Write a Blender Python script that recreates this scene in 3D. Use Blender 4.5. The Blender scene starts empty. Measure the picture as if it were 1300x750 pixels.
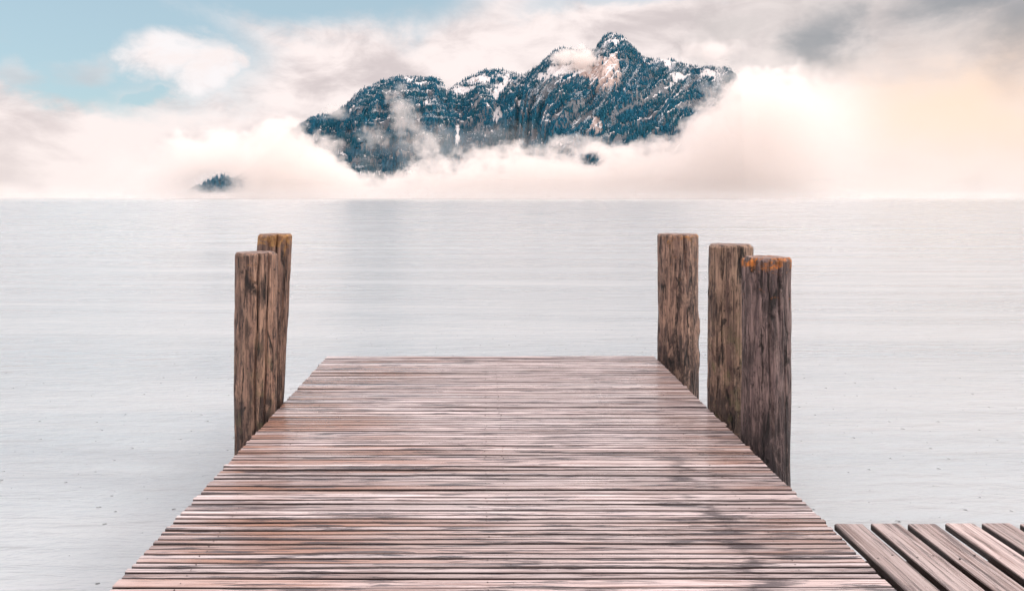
import bpy, bmesh, math, random
import numpy as np

rnd = random.Random(7)
rng = np.random.default_rng(11)
scene = bpy.context.scene
col = scene.collection

# ------------------------------------------------------------------ layout
WATER = 0.0
DECK = 0.55
CAM_Z = 2.05
VX, HY, F = 613.0, 251.3, 1000.0        # measured on the photograph: vanishing point, horizon, focal length in px


def wx(px, d):
    return (px - VX) / F * d


def wz(py, d):
    return CAM_Z + (HY - py) / F * d


# ------------------------------------------------------------------ render settings
scene.render.engine = 'CYCLES'
cy = scene.cycles
cy.use_denoising = True
try:
    cy.denoiser = 'OPENIMAGEDENOISE'
    cy.denoising_input_passes = 'RGB_ALBEDO_NORMAL'
    cy.denoising_prefilter = 'ACCURATE'
except Exception:
    pass
cy.max_bounces = 16
cy.diffuse_bounces = 2
cy.glossy_bounces = 2
cy.caustics_reflective = False
cy.caustics_refractive = False
cy.adaptive_min_samples = 12
cy.transmission_bounces = 2
cy.volume_bounces = 9
cy.volume_step_rate = 1.0
cy.volume_max_steps = 512
cy.sample_clamp_indirect = 6.0
cy.use_adaptive_sampling = True
cy.adaptive_threshold = 0.04
scene.view_settings.view_transform = 'Standard'
scene.view_settings.look = 'None'
scene.view_settings.exposure = 0.22
scene.view_settings.gamma = 1.0
scene.view_settings.use_curve_mapping = False

# ------------------------------------------------------------------ camera
cam = bpy.data.cameras.new('camera')
cam.sensor_width = 36.0
cam.lens = 36.0 * F / 1300.0
cam.shift_x = (650.0 - VX) / 1300.0
cam.shift_y = -(375.0 - HY) / 1300.0
cam.clip_start = 0.05
cam.clip_end = 30000.0
cam_o = bpy.data.objects.new('camera', cam)
cam_o.location = (0, 0, CAM_Z)
cam_o.rotation_euler = (math.pi / 2, 0, 0)
col.objects.link(cam_o)
scene.camera = cam_o

# ------------------------------------------------------------------ node helpers


class NT:
    def __init__(self, tree):
        self.t = tree
        tree.nodes.clear()

    def n(self, typ, **kw):
        nd = self.t.nodes.new(typ)
        for k, v in kw.items():
            setattr(nd, k, v)
        return nd

    def link(self, a, b):
        self.t.links.new(a, b)

    def put(self, sock, v):
        if v is None:
            return
        if isinstance(v, bpy.types.NodeSocket):
            self.link(v, sock)
        else:
            sock.default_value = v

    def math(self, op, a, b=None, c=None, clamp=False):
        nd = self.n('ShaderNodeMath', operation=op, use_clamp=clamp)
        self.put(nd.inputs[0], a)
        self.put(nd.inputs[1], b)
        self.put(nd.inputs[2], c)
        return nd.outputs[0]

    def vmath(self, op, a, b=None):
        nd = self.n('ShaderNodeVectorMath', operation=op)
        self.put(nd.inputs[0], a)
        self.put(nd.inputs[1], b)
        return nd.outputs[1] if op in ('LENGTH', 'DOT_PRODUCT') else nd.outputs[0]

    def smooth(self, v, a, b, lo=0.0, hi=1.0):
        nd = self.n('ShaderNodeMapRange', interpolation_type='SMOOTHSTEP')
        self.put(nd.inputs[0], v)
        for i, x in enumerate((a, b, lo, hi)):
            self.put(nd.inputs[1 + i], x)
        return nd.outputs[0]

    def lin(self, v, a, b, lo=0.0, hi=1.0, clamp=True):
        nd = self.n('ShaderNodeMapRange', interpolation_type='LINEAR', clamp=clamp)
        self.put(nd.inputs[0], v)
        for i, x in enumerate((a, b, lo, hi)):
            self.put(nd.inputs[1 + i], x)
        return nd.outputs[0]

    def mix(self, f, a, b, blend='MIX'):
        nd = self.n('ShaderNodeMix', data_type='RGBA', blend_type=blend)
        self.put(nd.inputs[0], f)
        self.put(nd.inputs[6], a if not isinstance(a, tuple) else (*a, 1)[:4])
        self.put(nd.inputs[7], b if not isinstance(b, tuple) else (*b, 1)[:4])
        return nd.outputs[2]

    def noise(self, vec, scale, detail=5.0, rough=0.55, dist=0.0, out=0, lac=2.0):
        nd = self.n('ShaderNodeTexNoise', noise_dimensions='3D')
        self.put(nd.inputs['Vector'], vec)
        self.put(nd.inputs['Scale'], scale)
        self.put(nd.inputs['Detail'], detail)
        self.put(nd.inputs['Roughness'], rough)
        self.put(nd.inputs['Lacunarity'], lac)
        self.put(nd.inputs['Distortion'], dist)
        return nd.outputs[out]

    def mapping(self, vec, scale=(1, 1, 1), loc=(0, 0, 0), rot=(0, 0, 0)):
        nd = self.n('ShaderNodeMapping')
        self.put(nd.inputs[0], vec)
        nd.inputs[1].default_value = loc
        nd.inputs[2].default_value = rot
        nd.inputs[3].default_value = scale
        return nd.outputs[0]

    def sep(self, vec):
        nd = self.n('ShaderNodeSeparateXYZ')
        self.put(nd.inputs[0], vec)
        return nd.outputs

    def comb(self, x, y, z):
        nd = self.n('ShaderNodeCombineXYZ')
        for s, v in zip(nd.inputs, (x, y, z)):
            self.put(s, v)
        return nd.outputs[0]

    def bump(self, h, strength, dist, normal=None):
        nd = self.n('ShaderNodeBump')
        nd.inputs['Strength'].default_value = strength
        nd.inputs['Distance'].default_value = dist
        self.put(nd.inputs['Height'], h)
        if normal is not None:
            self.put(nd.inputs['Normal'], normal)
        return nd.outputs[0]


def material(name):
    m = bpy.data.materials.new(name)
    m.use_nodes = True
    return m, NT(m.node_tree)


def surface(nt, base, rough, normal=None, ior=1.5, spec=None, coat=None, coat_rough=0.1):
    p = nt.n('ShaderNodeBsdfPrincipled')
    nt.put(p.inputs['Base Color'], base if not isinstance(base, tuple) else (*base, 1)[:4])
    nt.put(p.inputs['Roughness'], rough)
    p.inputs['IOR'].default_value = ior
    if normal is not None:
        nt.put(p.inputs['Normal'], normal)
    if spec is not None:
        nt.put(p.inputs['Specular IOR Level'], spec)
    if coat is not None:
        nt.put(p.inputs['Coat Weight'], coat)
        nt.put(p.inputs['Coat Roughness'], coat_rough)
        p.inputs['Coat IOR'].default_value = 1.33
    o = nt.n('ShaderNodeOutputMaterial')
    nt.link(p.outputs[0], o.inputs[0])
    return p


def link_mesh(name, verts, faces, mat, parent=None, smooth=False, loc=(0, 0, 0)):
    me = bpy.data.meshes.new(name)
    me.from_pydata([tuple(v) for v in verts], [], [tuple(f) for f in faces])
    me.materials.append(mat)
    if smooth:
        me.polygons.foreach_set('use_smooth', [True] * len(me.polygons))
    me.update()
    o = bpy.data.objects.new(name, me)
    o.location = loc
    col.objects.link(o)
    if parent is not None:
        o.parent = parent
    return o


def big_mesh(name, V, Fq, mat, smooth=False):
    """numpy arrays, faces all of one size"""
    me = bpy.data.meshes.new(name)
    k = Fq.shape[1]
    me.vertices.add(len(V))
    me.vertices.foreach_set('co', V.astype(np.float32).ravel())
    me.loops.add(Fq.size)
    me.loops.foreach_set('vertex_index', Fq.astype(np.int32).ravel())
    me.polygons.add(len(Fq))
    me.polygons.foreach_set('loop_start', np.arange(0, Fq.size, k, dtype=np.int32))
    me.polygons.foreach_set('loop_total', np.full(len(Fq), k, dtype=np.int32))
    if smooth:
        me.polygons.foreach_set('use_smooth', np.ones(len(Fq), dtype=bool))
    me.materials.append(mat)
    me.update(calc_edges=True)
    me.validate()
    o = bpy.data.objects.new(name, me)
    col.objects.link(o)
    return o


def tag(o, label=None, cat=None, group=None, kind=None):
    if label:
        o['label'] = label
    if cat:
        o['category'] = cat
    if group:
        o['group'] = group
    if kind:
        o['kind'] = kind
    return o


# ------------------------------------------------------------------ numpy gradient noise
_perm = rng.permutation(256)
_perm = np.concatenate([_perm, _perm, _perm])
_g = rng.uniform(0, 2 * math.pi, 256)
_gx, _gy = np.cos(_g), np.sin(_g)


def perlin(x, y):
    xi = np.floor(x).astype(int)
    yi = np.floor(y).astype(int)
    xf, yf = x - xi, y - yi
    u = xf * xf * xf * (xf * (xf * 6 - 15) + 10)
    v = yf * yf * yf * (yf * (yf * 6 - 15) + 10)

    def gr(ix, iy, dx, dy):
        h = _perm[(_perm[ix & 255] + iy) & 255]
        return _gx[h] * dx + _gy[h] * dy
    a = gr(xi, yi, xf, yf)
    b = gr(xi + 1, yi, xf - 1, yf)
    c = gr(xi, yi + 1, xf, yf - 1)
    d = gr(xi + 1, yi + 1, xf - 1, yf - 1)
    return (a + u * (b - a)) * (1 - v) + (c + u * (d - c)) * v


def fbm(x, y, oct=5, gain=0.5, ridged=False):
    s, a, f = 0.0, 1.0, 1.0
    for i in range(oct):
        n = perlin(x * f + 17.3 * i, y * f - 9.1 * i)
        if ridged:
            n = 0.5 - np.abs(n) * 1.6
        s = s + a * n
        a *= gain
        f *= 2.03
    return s


def sstep(v, a, b):
    t = np.clip((v - a) / (b - a), 0, 1)
    return t * t * (3 - 2 * t)


# ================================================================== SKY (world)
SUN_AZ, SUN_EL = math.radians(98), math.radians(30)      # azimuth from +Y towards +X


def build_world():
    w = bpy.data.worlds.new('World')
    scene.world = w
    w.use_nodes = True
    nt = NT(w.node_tree)
    d = nt.n('ShaderNodeTexCoord').outputs['Generated']
    d = nt.vmath('NORMALIZE', d)
    sx, sy, sz = nt.sep(d)
    az = nt.math('ARCTAN2', sx, sy)
    el = nt.math('ARCSINE', sz)
    # wind-blown distortion of the cloud field
    n1 = nt.noise(nt.mapping(d, (1, 1, 1.7)), 4.0, 6, 0.6, 0.3)
    n2 = nt.noise(nt.mapping(d, (1, 1, 1.7), (5, 3, 1)), 4.0, 6, 0.6, 0.3)
    f1 = nt.noise(nt.mapping(d, (1, 1, 1.5), (2, 8, 3)), 15.0, 7, 0.62, 0.4)
    azd = nt.math('ADD', az, nt.math('MULTIPLY', nt.math('SUBTRACT', n1, 0.5), 0.20))
    eld = nt.math('ADD', el, nt.math('MULTIPLY', nt.math('SUBTRACT', n2, 0.5), 0.12))
    eld = nt.math('ADD', eld, nt.math('MULTIPLY', nt.math('SUBTRACT', f1, 0.5), 0.035))
    azd = nt.math('ADD', azd, nt.math('MULTIPLY', nt.math('SUBTRACT', f1, 0.5), 0.05))

    def pos(px, py):
        u, v = (px - VX) / F, (HY - py) / F
        return math.atan(u), math.asin(v / math.sqrt(1 + u * u + v * v))

    def blob(px, py, rx, ry, rot=0.0, inner=0.25, soft=(None, None)):
        a0, e0 = pos(px, py)
        da = nt.math('SUBTRACT', azd if soft[0] is None else soft[0], a0)
        de = nt.math('SUBTRACT', eld if soft[1] is None else soft[1], e0)
        if rot:
            c, s = math.cos(rot), math.sin(rot)
            da, de = (nt.math('ADD', nt.math('MULTIPLY', da, c), nt.math('MULTIPLY', de, s)),
                      nt.math('SUBTRACT', nt.math('MULTIPLY', de, c), nt.math('MULTIPLY', da, s)))
        r = nt.math('SQRT', nt.math('ADD', nt.math('POWER', nt.math('ABSOLUTE', nt.math('DIVIDE', da, rx / F)), 2.0),
                                    nt.math('POWER', nt.math('ABSOLUTE', nt.math('DIVIDE', de, ry / F)), 2.0)))
        return nt.smooth(r, 1.0, inner)

    K = 10.0

    def C(r, g, b):
        return (r * K, g * K, b * K)
    sky = nt.n('ShaderNodeTexSky', sky_type='NISHITA')
    sky.sun_disc = False
    sky.sun_elevation = SUN_EL
    sky.sun_rotation = SUN_AZ
    sky.altitude = 500
    sky.air_density = 1.0
    sky.dust_density = 2.0
    sky.ozone_density = 1.5
    skyc = nt.mix(1.0, sky.outputs[0], SKY_TINT, 'MULTIPLY')
    skyc = nt.mix(0.5, skyc, C(0.56, 0.73, 0.83))      # thin high veil

    # cloud colour: cream with lighter and greyer billows
    big = nt.noise(nt.mapping(d, (1, 1, 2.2), (1, 4, 2)), 5.0, 6, 0.55, 0.5)
    fine = nt.noise(nt.mapping(d, (1, 1, 2.0), (7, 1, 5)), 13.0, 7, 0.6, 0.5)
    tone = nt.math('ADD', nt.math('MULTIPLY', big, 0.65), nt.math('MULTIPLY', fine, 0.35))
    cloud = nt.mix(nt.smooth(tone, 0.40, 0.58), C(0.60, 0.53, 0.53), C(0.88, 0.785, 0.765))
    # slate shadowed cloud, upper right
    slate = blob(1060, 62, 60, 52, 0, 0.1)
    for b in ((1235, 8, 100, 45, 0, 0.1), (1310, 45, 90, 62, 0, 0.1)):
        slate = nt.math('MAXIMUM', slate, blob(*b))
    greyish = nt.math('MAXIMUM', blob(1130, 45, 330, 95, -0.1, 0.2), blob(930, 55, 90, 60, 0, 0.2))
    cloud = nt.mix(nt.math('MULTIPLY', greyish, 0.55), cloud, C(0.50, 0.47, 0.46))
    cloud = nt.mix(nt.math('MULTIPLY', slate, 0.75), cloud, C(0.22, 0.25, 0.28))
    # thinner cloud glowing warm where the sun is behind it, right
    warm = blob(1235, 165, 400, 125, 0.08, 0.0)
    warm2 = blob(1220, 140, 190, 55, 0, 0.0)
    cloud = nt.mix(nt.math('MULTIPLY', warm, 0.8), cloud, C(0.90, 0.69, 0.57))
    cloud = nt.mix(nt.math('MULTIPLY', warm2, 0.6), cloud, C(0.92, 0.68, 0.48))
    lightc = blob(985, 165, 190, 120, 0, 0.0)
    cloud = nt.mix(nt.math('MULTIPLY', lightc, 0.35), cloud, C(0.86, 0.765, 0.72))
    lowc = nt.smooth(el, 0.13, 0.02)
    cloud = nt.mix(nt.math('MULTIPLY', lowc, 0.45), cloud, C(0.85, 0.755, 0.72))
    # blue holes
    hole = blob(110, 45, 250, 120, -0.1, 0.45)
    hole = nt.math('MAXIMUM', hole, blob(390, 0, 310, 68, 0.08, 0.4))
    hole = nt.math('MAXIMUM', hole, blob(30, 105, 190, 45, -0.25, 0.4))
    hole = nt.math('MAXIMUM', hole, nt.math('MULTIPLY', blob(800, -2, 190, 32, 0.05, 0.3), 0.55))
    hole = nt.math('MAXIMUM', hole, blob(190, 140, 50, 22, 0, 0.2))
    # cumulus in front of the hole
    puff = blob(210, 82, 68, 46, 0, 0.35)
    puff = nt.math('MAXIMUM', puff, blob(262, 110, 60, 60, 0, 0.3))
    wisp = nt.math('MULTIPLY', blob(112, 98, 62, 24, 0.25, 0.1), 0.55)
    wisp = nt.math('MAXIMUM', wisp, nt.math('MULTIPLY', blob(0, 118, 45, 26, 0.5, 0.1), 0.6))
    mask = nt.math('SUBTRACT', 1.0, hole)
    mask = nt.math('MAXIMUM', mask, nt.math('MULTIPLY', puff, 0.92))
    cloud = nt.mix(nt.math('MULTIPLY', puff, nt.smooth(f1, 0.35, 0.6)), cloud, C(0.88, 0.83, 0.83))
    cloud = nt.mix(wisp, cloud, C(0.50, 0.50, 0.53))
    mask = nt.math('MAXIMUM', mask, wisp)
    # veil low over the lake
    veil = nt.smooth(el, 0.105, 0.0)
    mask = nt.math('MAXIMUM', mask, veil)
    # an overcast is brighter overhead than at the horizon, raised behind the viewer to brighten facing sides
    up = nt.smooth(el, math.radians(16), math.radians(60), 1.0, ZENITH)
    back = nt.smooth(sy, -0.35, 0.35, BACK, 1.0)
    fac = nt.math('MULTIPLY', up, back)
    cloud = nt.mix(1.0, cloud, nt.comb(fac, fac, fac), 'MULTIPLY')
    over = nt.smooth(el, math.radians(15), math.radians(24))
    mask = nt.math('MAXIMUM', mask, nt.math('MULTIPLY', over, 0.85))
    outc = nt.mix(mask, skyc, cloud)
    bg = nt.n('ShaderNodeBackground')
    nt.link(outc, bg.inputs[0])
    bg.inputs[1].default_value = 0.1
    o = nt.n('ShaderNodeOutputWorld')
    nt.link(bg.outputs[0], o.inputs[0])
    w.cycles.sampling_method = 'MANUAL'
    w.cycles.sample_map_resolution = 512


SKY_TINT = (0.95, 1.0, 0.86)
ZENITH = 2.3
BACK = 1.25
build_world()

sun = bpy.data.lights.new('sun', 'SUN')
sun.energy = 1.5
sun.angle = math.radians(14)
sun.color = (1.0, 0.90, 0.80)
sun_o = bpy.data.objects.new('sun', sun)
sun_o.location = (40, 40, 60)
sun_o.rotation_euler = (math.pi / 2 - SUN_EL, 0, math.pi - SUN_AZ)
col.objects.link(sun_o)

# ================================================================== WATER


def water_material():
    m, nt = material('lake_water')
    P = nt.n('ShaderNodeTexCoord').outputs['Object']
    # short wind ripples, long across the view
    r1 = nt.noise(nt.mapping(P, (0.9, 4.0, 1)), 1.0, 5, 0.58, 0.5)
    r2 = nt.noise(nt.mapping(P, (3.6, 11.0, 1), (4, 2, 0)), 1.0, 4, 0.55, 0.3)
    r3 = nt.noise(nt.mapping(P, (0.05, 0.35, 1), (4, 2, 7)), 1.0, 3, 0.5, 0.3)
    h = nt.math('ADD', nt.math('MULTIPLY', r1, 0.038), nt.math('MULTIPLY', r2, 0.016))
    h = nt.math('ADD', h, nt.math('MULTIPLY', r3, 0.05))
    # rain drop craters in some cells
    v = nt.n('ShaderNodeTexVoronoi', voronoi_dimensions='2D', feature='F1')
    nt.put(v.inputs['Vector'], P)
    v.inputs['Scale'].default_value = 4.0
    v.inputs['Randomness'].default_value = 1.0
    cr = nt.sep(v.outputs['Color'])
    rad = nt.lin(nt.math('POWER', cr[1], 2.5), 0, 1, 0.022, 0.085)
    pit = nt.smooth(v.outputs['Distance'], rad, 0.0)
    pit = nt.math('MULTIPLY', pit, nt.math('GREATER_THAN', cr[0], 0.35))
    h = nt.math('SUBTRACT', h, nt.math('MULTIPLY', pit, 0.030))
    nrm = nt.bump(h, 1.0, 1.0)
    # wind lanes change how rough the surface is
    lane = nt.noise(nt.mapping(P, (0.05, 0.55, 1), (9, 1, 0)), 1.0, 5, 0.6, 0.6)
    rough = nt.lin(lane, 0.35, 0.7, 0.10, 0.26)
    body = nt.mix(nt.smooth(lane, 0.3, 0.7), WATER_A, WATER_B)
    surface(nt, body, rough, nrm, ior=1.34)
    return m


WATER_A = (0.32, 0.375, 0.41)
WATER_B = (0.40, 0.44, 0.465)
S = 9000.0
w_o = link_mesh('water', [(-S, -2000, WATER), (S, -2000, WATER), (S, 2 * S, WATER), (-S, 2 * S, WATER)], [(0, 1, 2, 3)], water_material())
tag(w_o, 'pale still lake water dotted with rain drops', 'water', kind='structure')

# ================================================================== WOOD MATERIALS


def deck_material(name, along, warm=0.5):
    """weathered wet planks; `along` is the axis the planks run in (0 = x, 1 = y)"""
    m, nt = material(name)
    P = nt.n('ShaderNodeTexCoord').outputs['Object']
    isl = nt.n('ShaderNodeNewGeometry').outputs['Random Per Island']
    oi = nt.n('ShaderNodeObjectInfo').outputs['Random']
    rd = nt.math('FRACT', nt.math('ADD', isl, oi))
    off = nt.comb(nt.math('MULTIPLY', rd, 37.0), nt.math('MULTIPLY', rd, 91.0), nt.math('MULTIPLY', rd, 53.0))
    Q = nt.vmath('ADD', P, off)
    k = (1, 1, 1)
    sc = lambda a, b: (a, b, b) if along == 0 else (b, a, b)
    grain = nt.noise(nt.mapping(Q, sc(1.6, 70)), 1.0, 5, 0.62, 0.5)
    fibre = nt.noise(nt.mapping(Q, sc(3.0, 190)), 1.0, 4, 0.65, 0.2)
    blot = nt.noise(nt.mapping(Q, sc(2.4, 46)), 1.0, 6, 0.66, 0.5)
    wide = nt.noise(nt.mapping(P, (0.55, 0.9, 1)), 1.0, 3, 0.5, 0.3)
    wide2 = nt.noise(nt.mapping(P, (0.9, 1.3, 1), (7, 3, 2)), 1.0, 4, 0.55, 0.4)
    px_, py_, pz_ = nt.sep(P)
    base = nt.mix(nt.smooth(grain, 0.32, 0.60), GREY_D, GREY_L)
    red = nt.math('MULTIPLY', nt.smooth(rd, 0.2, 0.9), nt.smooth(wide, 0.36, 0.58))
    red = nt.math('MULTIPLY', red, nt.math('MULTIPLY', warm, nt.math('MAXIMUM', nt.smooth(px_, 0.3, -0.9, 0.30, 1.25), nt.smooth(px_, 1.0, 1.5, 0.0, 0.9)))) if along == 0 else nt.math('MULTIPLY', red, warm)
    base = nt.mix(red, base, RED_W)
    tone = nt.lin(nt.math('FRACT', nt.math('MULTIPLY', rd, 13.7)), 0, 1, 0.70, 1.12)
    base = nt.mix(1.0, base, nt.comb(tone, tone, tone), 'MULTIPLY')
    # dark soaked streaks and stains along the grain
    stain_refl = nt.math('ADD', blot, nt.math('MULTIPLY', nt.math('SUBTRACT', wide2, 0.5), 0.07))
    stain_refl = nt.smooth(stain_refl, 0.515, 0.61)
    if along == 0:      # wet patch darkened in colour to stand for the nearest right post's reflection
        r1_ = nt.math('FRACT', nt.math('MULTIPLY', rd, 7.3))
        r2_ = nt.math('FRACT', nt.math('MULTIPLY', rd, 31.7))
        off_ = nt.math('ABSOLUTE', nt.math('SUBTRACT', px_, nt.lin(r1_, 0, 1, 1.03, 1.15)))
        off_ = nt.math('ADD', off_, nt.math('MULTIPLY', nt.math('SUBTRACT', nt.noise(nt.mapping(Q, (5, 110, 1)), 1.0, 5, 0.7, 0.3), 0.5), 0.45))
        post_refl = nt.smooth(off_, nt.lin(r2_, 0, 1, -0.02, 0.12), nt.lin(r2_, 0, 1, -0.07, 0.05))
        post_refl = nt.math('MULTIPLY', post_refl, nt.smooth(py_, 2.3, 1.8))
        stain_refl = nt.math('MAXIMUM', stain_refl, nt.math('MULTIPLY', post_refl, 0.95))
    base = nt.mix(nt.math('MULTIPLY', stain_refl, 0.88 if along == 0 else 0.6), base, STAIN_REFL)
    line = nt.smooth(fibre, 0.56, 0.70)
    base = nt.mix(nt.math('MULTIPLY', line, 0.6 if along == 0 else 0.42), base, STAIN_REFL)
    # unbleached sawn sides, coloured extra dark so the gaps read as shade
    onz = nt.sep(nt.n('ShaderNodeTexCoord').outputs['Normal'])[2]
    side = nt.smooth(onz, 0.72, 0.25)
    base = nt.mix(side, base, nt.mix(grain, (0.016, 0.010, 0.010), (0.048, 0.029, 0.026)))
    rough = nt.lin(wide2, 0.35, 0.65, 0.16, 0.40)
    rough = nt.math('ADD', rough, nt.math('MULTIPLY', grain, 0.12))
    wet = nt.lin(wide2, 0.35, 0.62, 1.0, 0.45) if along == 0 else nt.lin(wide2, 0.35, 0.62, 0.35, 0.1)
    if along == 1:
        base = nt.mix(1.0, base, (0.80, 0.77, 0.74), 'MULTIPLY')
    h = nt.math('ADD', nt.math('MULTIPLY', grain, 0.0022), nt.math('MULTIPLY', fibre, 0.0010))
    h = nt.math('SUBTRACT', h, nt.math('MULTIPLY', stain_refl, 0.0010))
    surface(nt, base, rough, nt.bump(h, 0.9, 1.0), ior=1.45, coat=wet, coat_rough=0.07)
    return m


GREY_L = (0.60, 0.525, 0.53)
GREY_D = (0.21, 0.145, 0.135)
RED_W = (0.30, 0.155, 0.105)
STAIN_REFL = (0.024, 0.022, 0.032)
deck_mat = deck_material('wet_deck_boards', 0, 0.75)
walk_mat = deck_material('wet_walkway_planks', 1, 0.08)


def under_material():
    m, nt = material('dark_support_timber')
    P = nt.n('ShaderNodeTexCoord').outputs['Object']
    n = nt.noise(nt.mapping(P, (12, 12, 12)), 1.0, 5, 0.6)
    surface(nt, nt.mix(n, (0.05, 0.04, 0.035), (0.13, 0.10, 0.085)), 0.6, nt.bump(n, 0.5, 0.01))
    return m


under_mat = under_material()


def screw_material():
    m, nt = material('screw_steel')
    p = surface(nt, (0.12, 0.10, 0.10), 0.45)
    p.inputs['Metallic'].default_value = 0.6
    return m


screw_mat = screw_material()


def box(V, Fc, x0, x1, y0, y1, z0, z1):
    b = len(V)
    V += [(x0, y0, z0), (x1, y0, z0), (x1, y1, z0), (x0, y1, z0), (x0, y0, z1), (x1, y0, z1), (x1, y1, z1), (x0, y1, z1)]
    Fc += [tuple(b + i for i in f) for f in ((0, 3, 2, 1), (4, 5, 6, 7), (0, 1, 5, 4), (1, 2, 6, 5), (2, 3, 7, 6), (3, 0, 4, 7))]


def plank(V, Fc, l0, l1, w0, w1, top, thick, along, bev=0.004, seg=10, warp=0.0015, seed=0):
    """a plank with eased edges, a slight warp and ragged ends"""
    r = random.Random(seed)
    prof = [(w0, -thick + bev), (w0, -bev), (w0 + bev * 0.35, -bev * 0.3), (w0 + bev, 0), ((w0 + w1) / 2, r.uniform(-0.0012, 0.0004)), (w1 - bev, 0),
            (w1 - bev * 0.35, -bev * 0.3), (w1, -bev), (w1, -thick + bev), (w1 - bev, -thick), (w0 + bev, -thick)]
    n = len(prof)
    b = len(V)
    ph1, ph2 = r.uniform(0, 6.28), r.uniform(0, 6.28)
    tilt = r.uniform(-0.012, 0.012)
    wm = (w0 + w1) / 2
    for s in range(seg + 1):
        t = s / seg
        l = l0 + (l1 - l0) * t
        dz = warp * (math.sin(ph1 + t * 4.1) + 0.6 * math.sin(ph2 + t * 9.3))
        dw = warp * 0.9 * math.sin(ph2 + t * 5.7)
        for (w, z) in prof:
            zz = top + z + dz + (w - wm) * tilt
            ww = w + dw
            V.append((l, ww, zz) if along == 0 else (ww, l, zz))
    for s in range(seg):
        for i in range(n):
            j = (i + 1) % n
            q = (b + s * n + i, b + s * n + j, b + (s + 1) * n + j, b + (s + 1) * n + i)
            Fc.append(q if along == 1 else q[::-1])
    e0 = tuple(b + i for i in range(n))
    e1 = tuple(b + seg * n + i for i in range(n))
    Fc.append(e0[::-1] if along == 1 else e0)
    Fc.append(e1 if along == 1 else e1[::-1])


def recalc(o):
    bm = bmesh.new()
    bm.from_mesh(o.data)
    bmesh.ops.recalc_face_normals(bm, faces=bm.faces)
    bm.to_mesh(o.data)
    bm.free()


# ================================================================== DOCK
DX0, DX1, DY1 = -1.430, 1.580, 7.48      # left and right edge 3 m out; the dock widens a little towards its end
dock = bpy.data.objects.new('dock', None)
dock.location = (0, 2.5, 0)
col.objects.link(dock)
tag(dock, 'long wet wooden dock of narrow cross boards reaching into the lake', 'dock')
V, Fc = [], []
SV, SF = [], []
y = DY1
i = 0
screw_cols = (-1.18, 0.02, 0.115, 1.28)
while y > -3.0:
    w = rnd.choice((0.028, 0.030, 0.031, 0.033, 0.035, 0.039))
    if rnd.random() < 0.06:
        w = 0.062
    gap = rnd.choice((0.009, 0.011, 0.012, 0.013, 0.016))
    spread = 0.0097 * (y - 3.0)
    x0 = DX0 - spread + rnd.gauss(0, 0.003)
    x1 = DX1 + spread + rnd.gauss(0, 0.0025) + (0.016 if rnd.random() < 0.07 else 0)
    dz = rnd.gauss(0, 0.0013)
    plank(V, Fc, x0, x1, y - w, y, DECK + dz, 0.034, 0, bev=0.0045, seg=12, warp=0.0014, seed=1000 + i)
    for sc_ in screw_cols:
        if rnd.random() < 0.6:
            cx, cyy = sc_ + rnd.gauss(0, 0.005), y - w * rnd.uniform(0.4, 0.6)
            b = len(SV)
            for k in range(8):
                a = k * math.pi / 4
                SV.append((cx + 0.0030 * math.cos(a), cyy + 0.0030 * math.sin(a), DECK + dz - 0.004))
            for k in range(8):
                a = k * math.pi / 4
                SV.append((cx + 0.0030 * math.cos(a), cyy + 0.0030 * math.sin(a), DECK + dz + 0.0008))
            for k in range(8):
                SF.append((b + k, b + (k + 1) % 8, b + 8 + (k + 1) % 8, b + 8 + k))
            SF.append(tuple(b + 8 + k for k in range(8)))
    y -= w + gap
    i += 1


def child(name, V, Fc, mat, parent, **kw):
    ox, oy, oz = parent.location
    o = link_mesh(name, [(a - ox, b - oy, c - oz) for a, b, c in V], Fc, mat, parent, **kw)
    return o


nb = len(Fc)
Fc += [tuple(k + len(V) for k in f) for f in SF]
V += SV
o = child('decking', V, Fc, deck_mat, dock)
o.data.materials.append(screw_mat)
for p_ in o.data.polygons[nb:]:
    p_.material_index = 1
recalc(o)
for xs in (-1.2, 0.06, 1.32):
    V, Fc = [], []
    box(V, Fc, xs - 0.06, xs + 0.06, -2.9, DY1 - 0.06, DECK - 0.20, DECK - 0.042)
    child('joist', V, Fc, under_mat, dock)
for ys in (6.6, 3.6, 0.6):
    V, Fc = [], []
    box(V, Fc, DX0 + 0.1, DX1 - 0.1, ys - 0.08, ys + 0.08, DECK - 0.38, DECK - 0.203)
    child('crossbeam', V, Fc, under_mat, dock)
    for xs in (-1.0, 1.1):
        V, Fc = [], []
        n = 14
        for z in (-1.5, DECK - 0.383):
            for k in range(n):
                a = 2 * math.pi * k / n
                V.append((xs + 0.1 * math.cos(a), ys + 0.1 * math.sin(a), z))
        for k in range(n):
            Fc.append((k, (k + 1) % n, n + (k + 1) % n, n + k))
        Fc.append(tuple(range(n - 1, -1, -1)))
        Fc.append(tuple(range(n, 2 * n)))
        child('pile', V, Fc, under_mat, dock, smooth=False)

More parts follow.
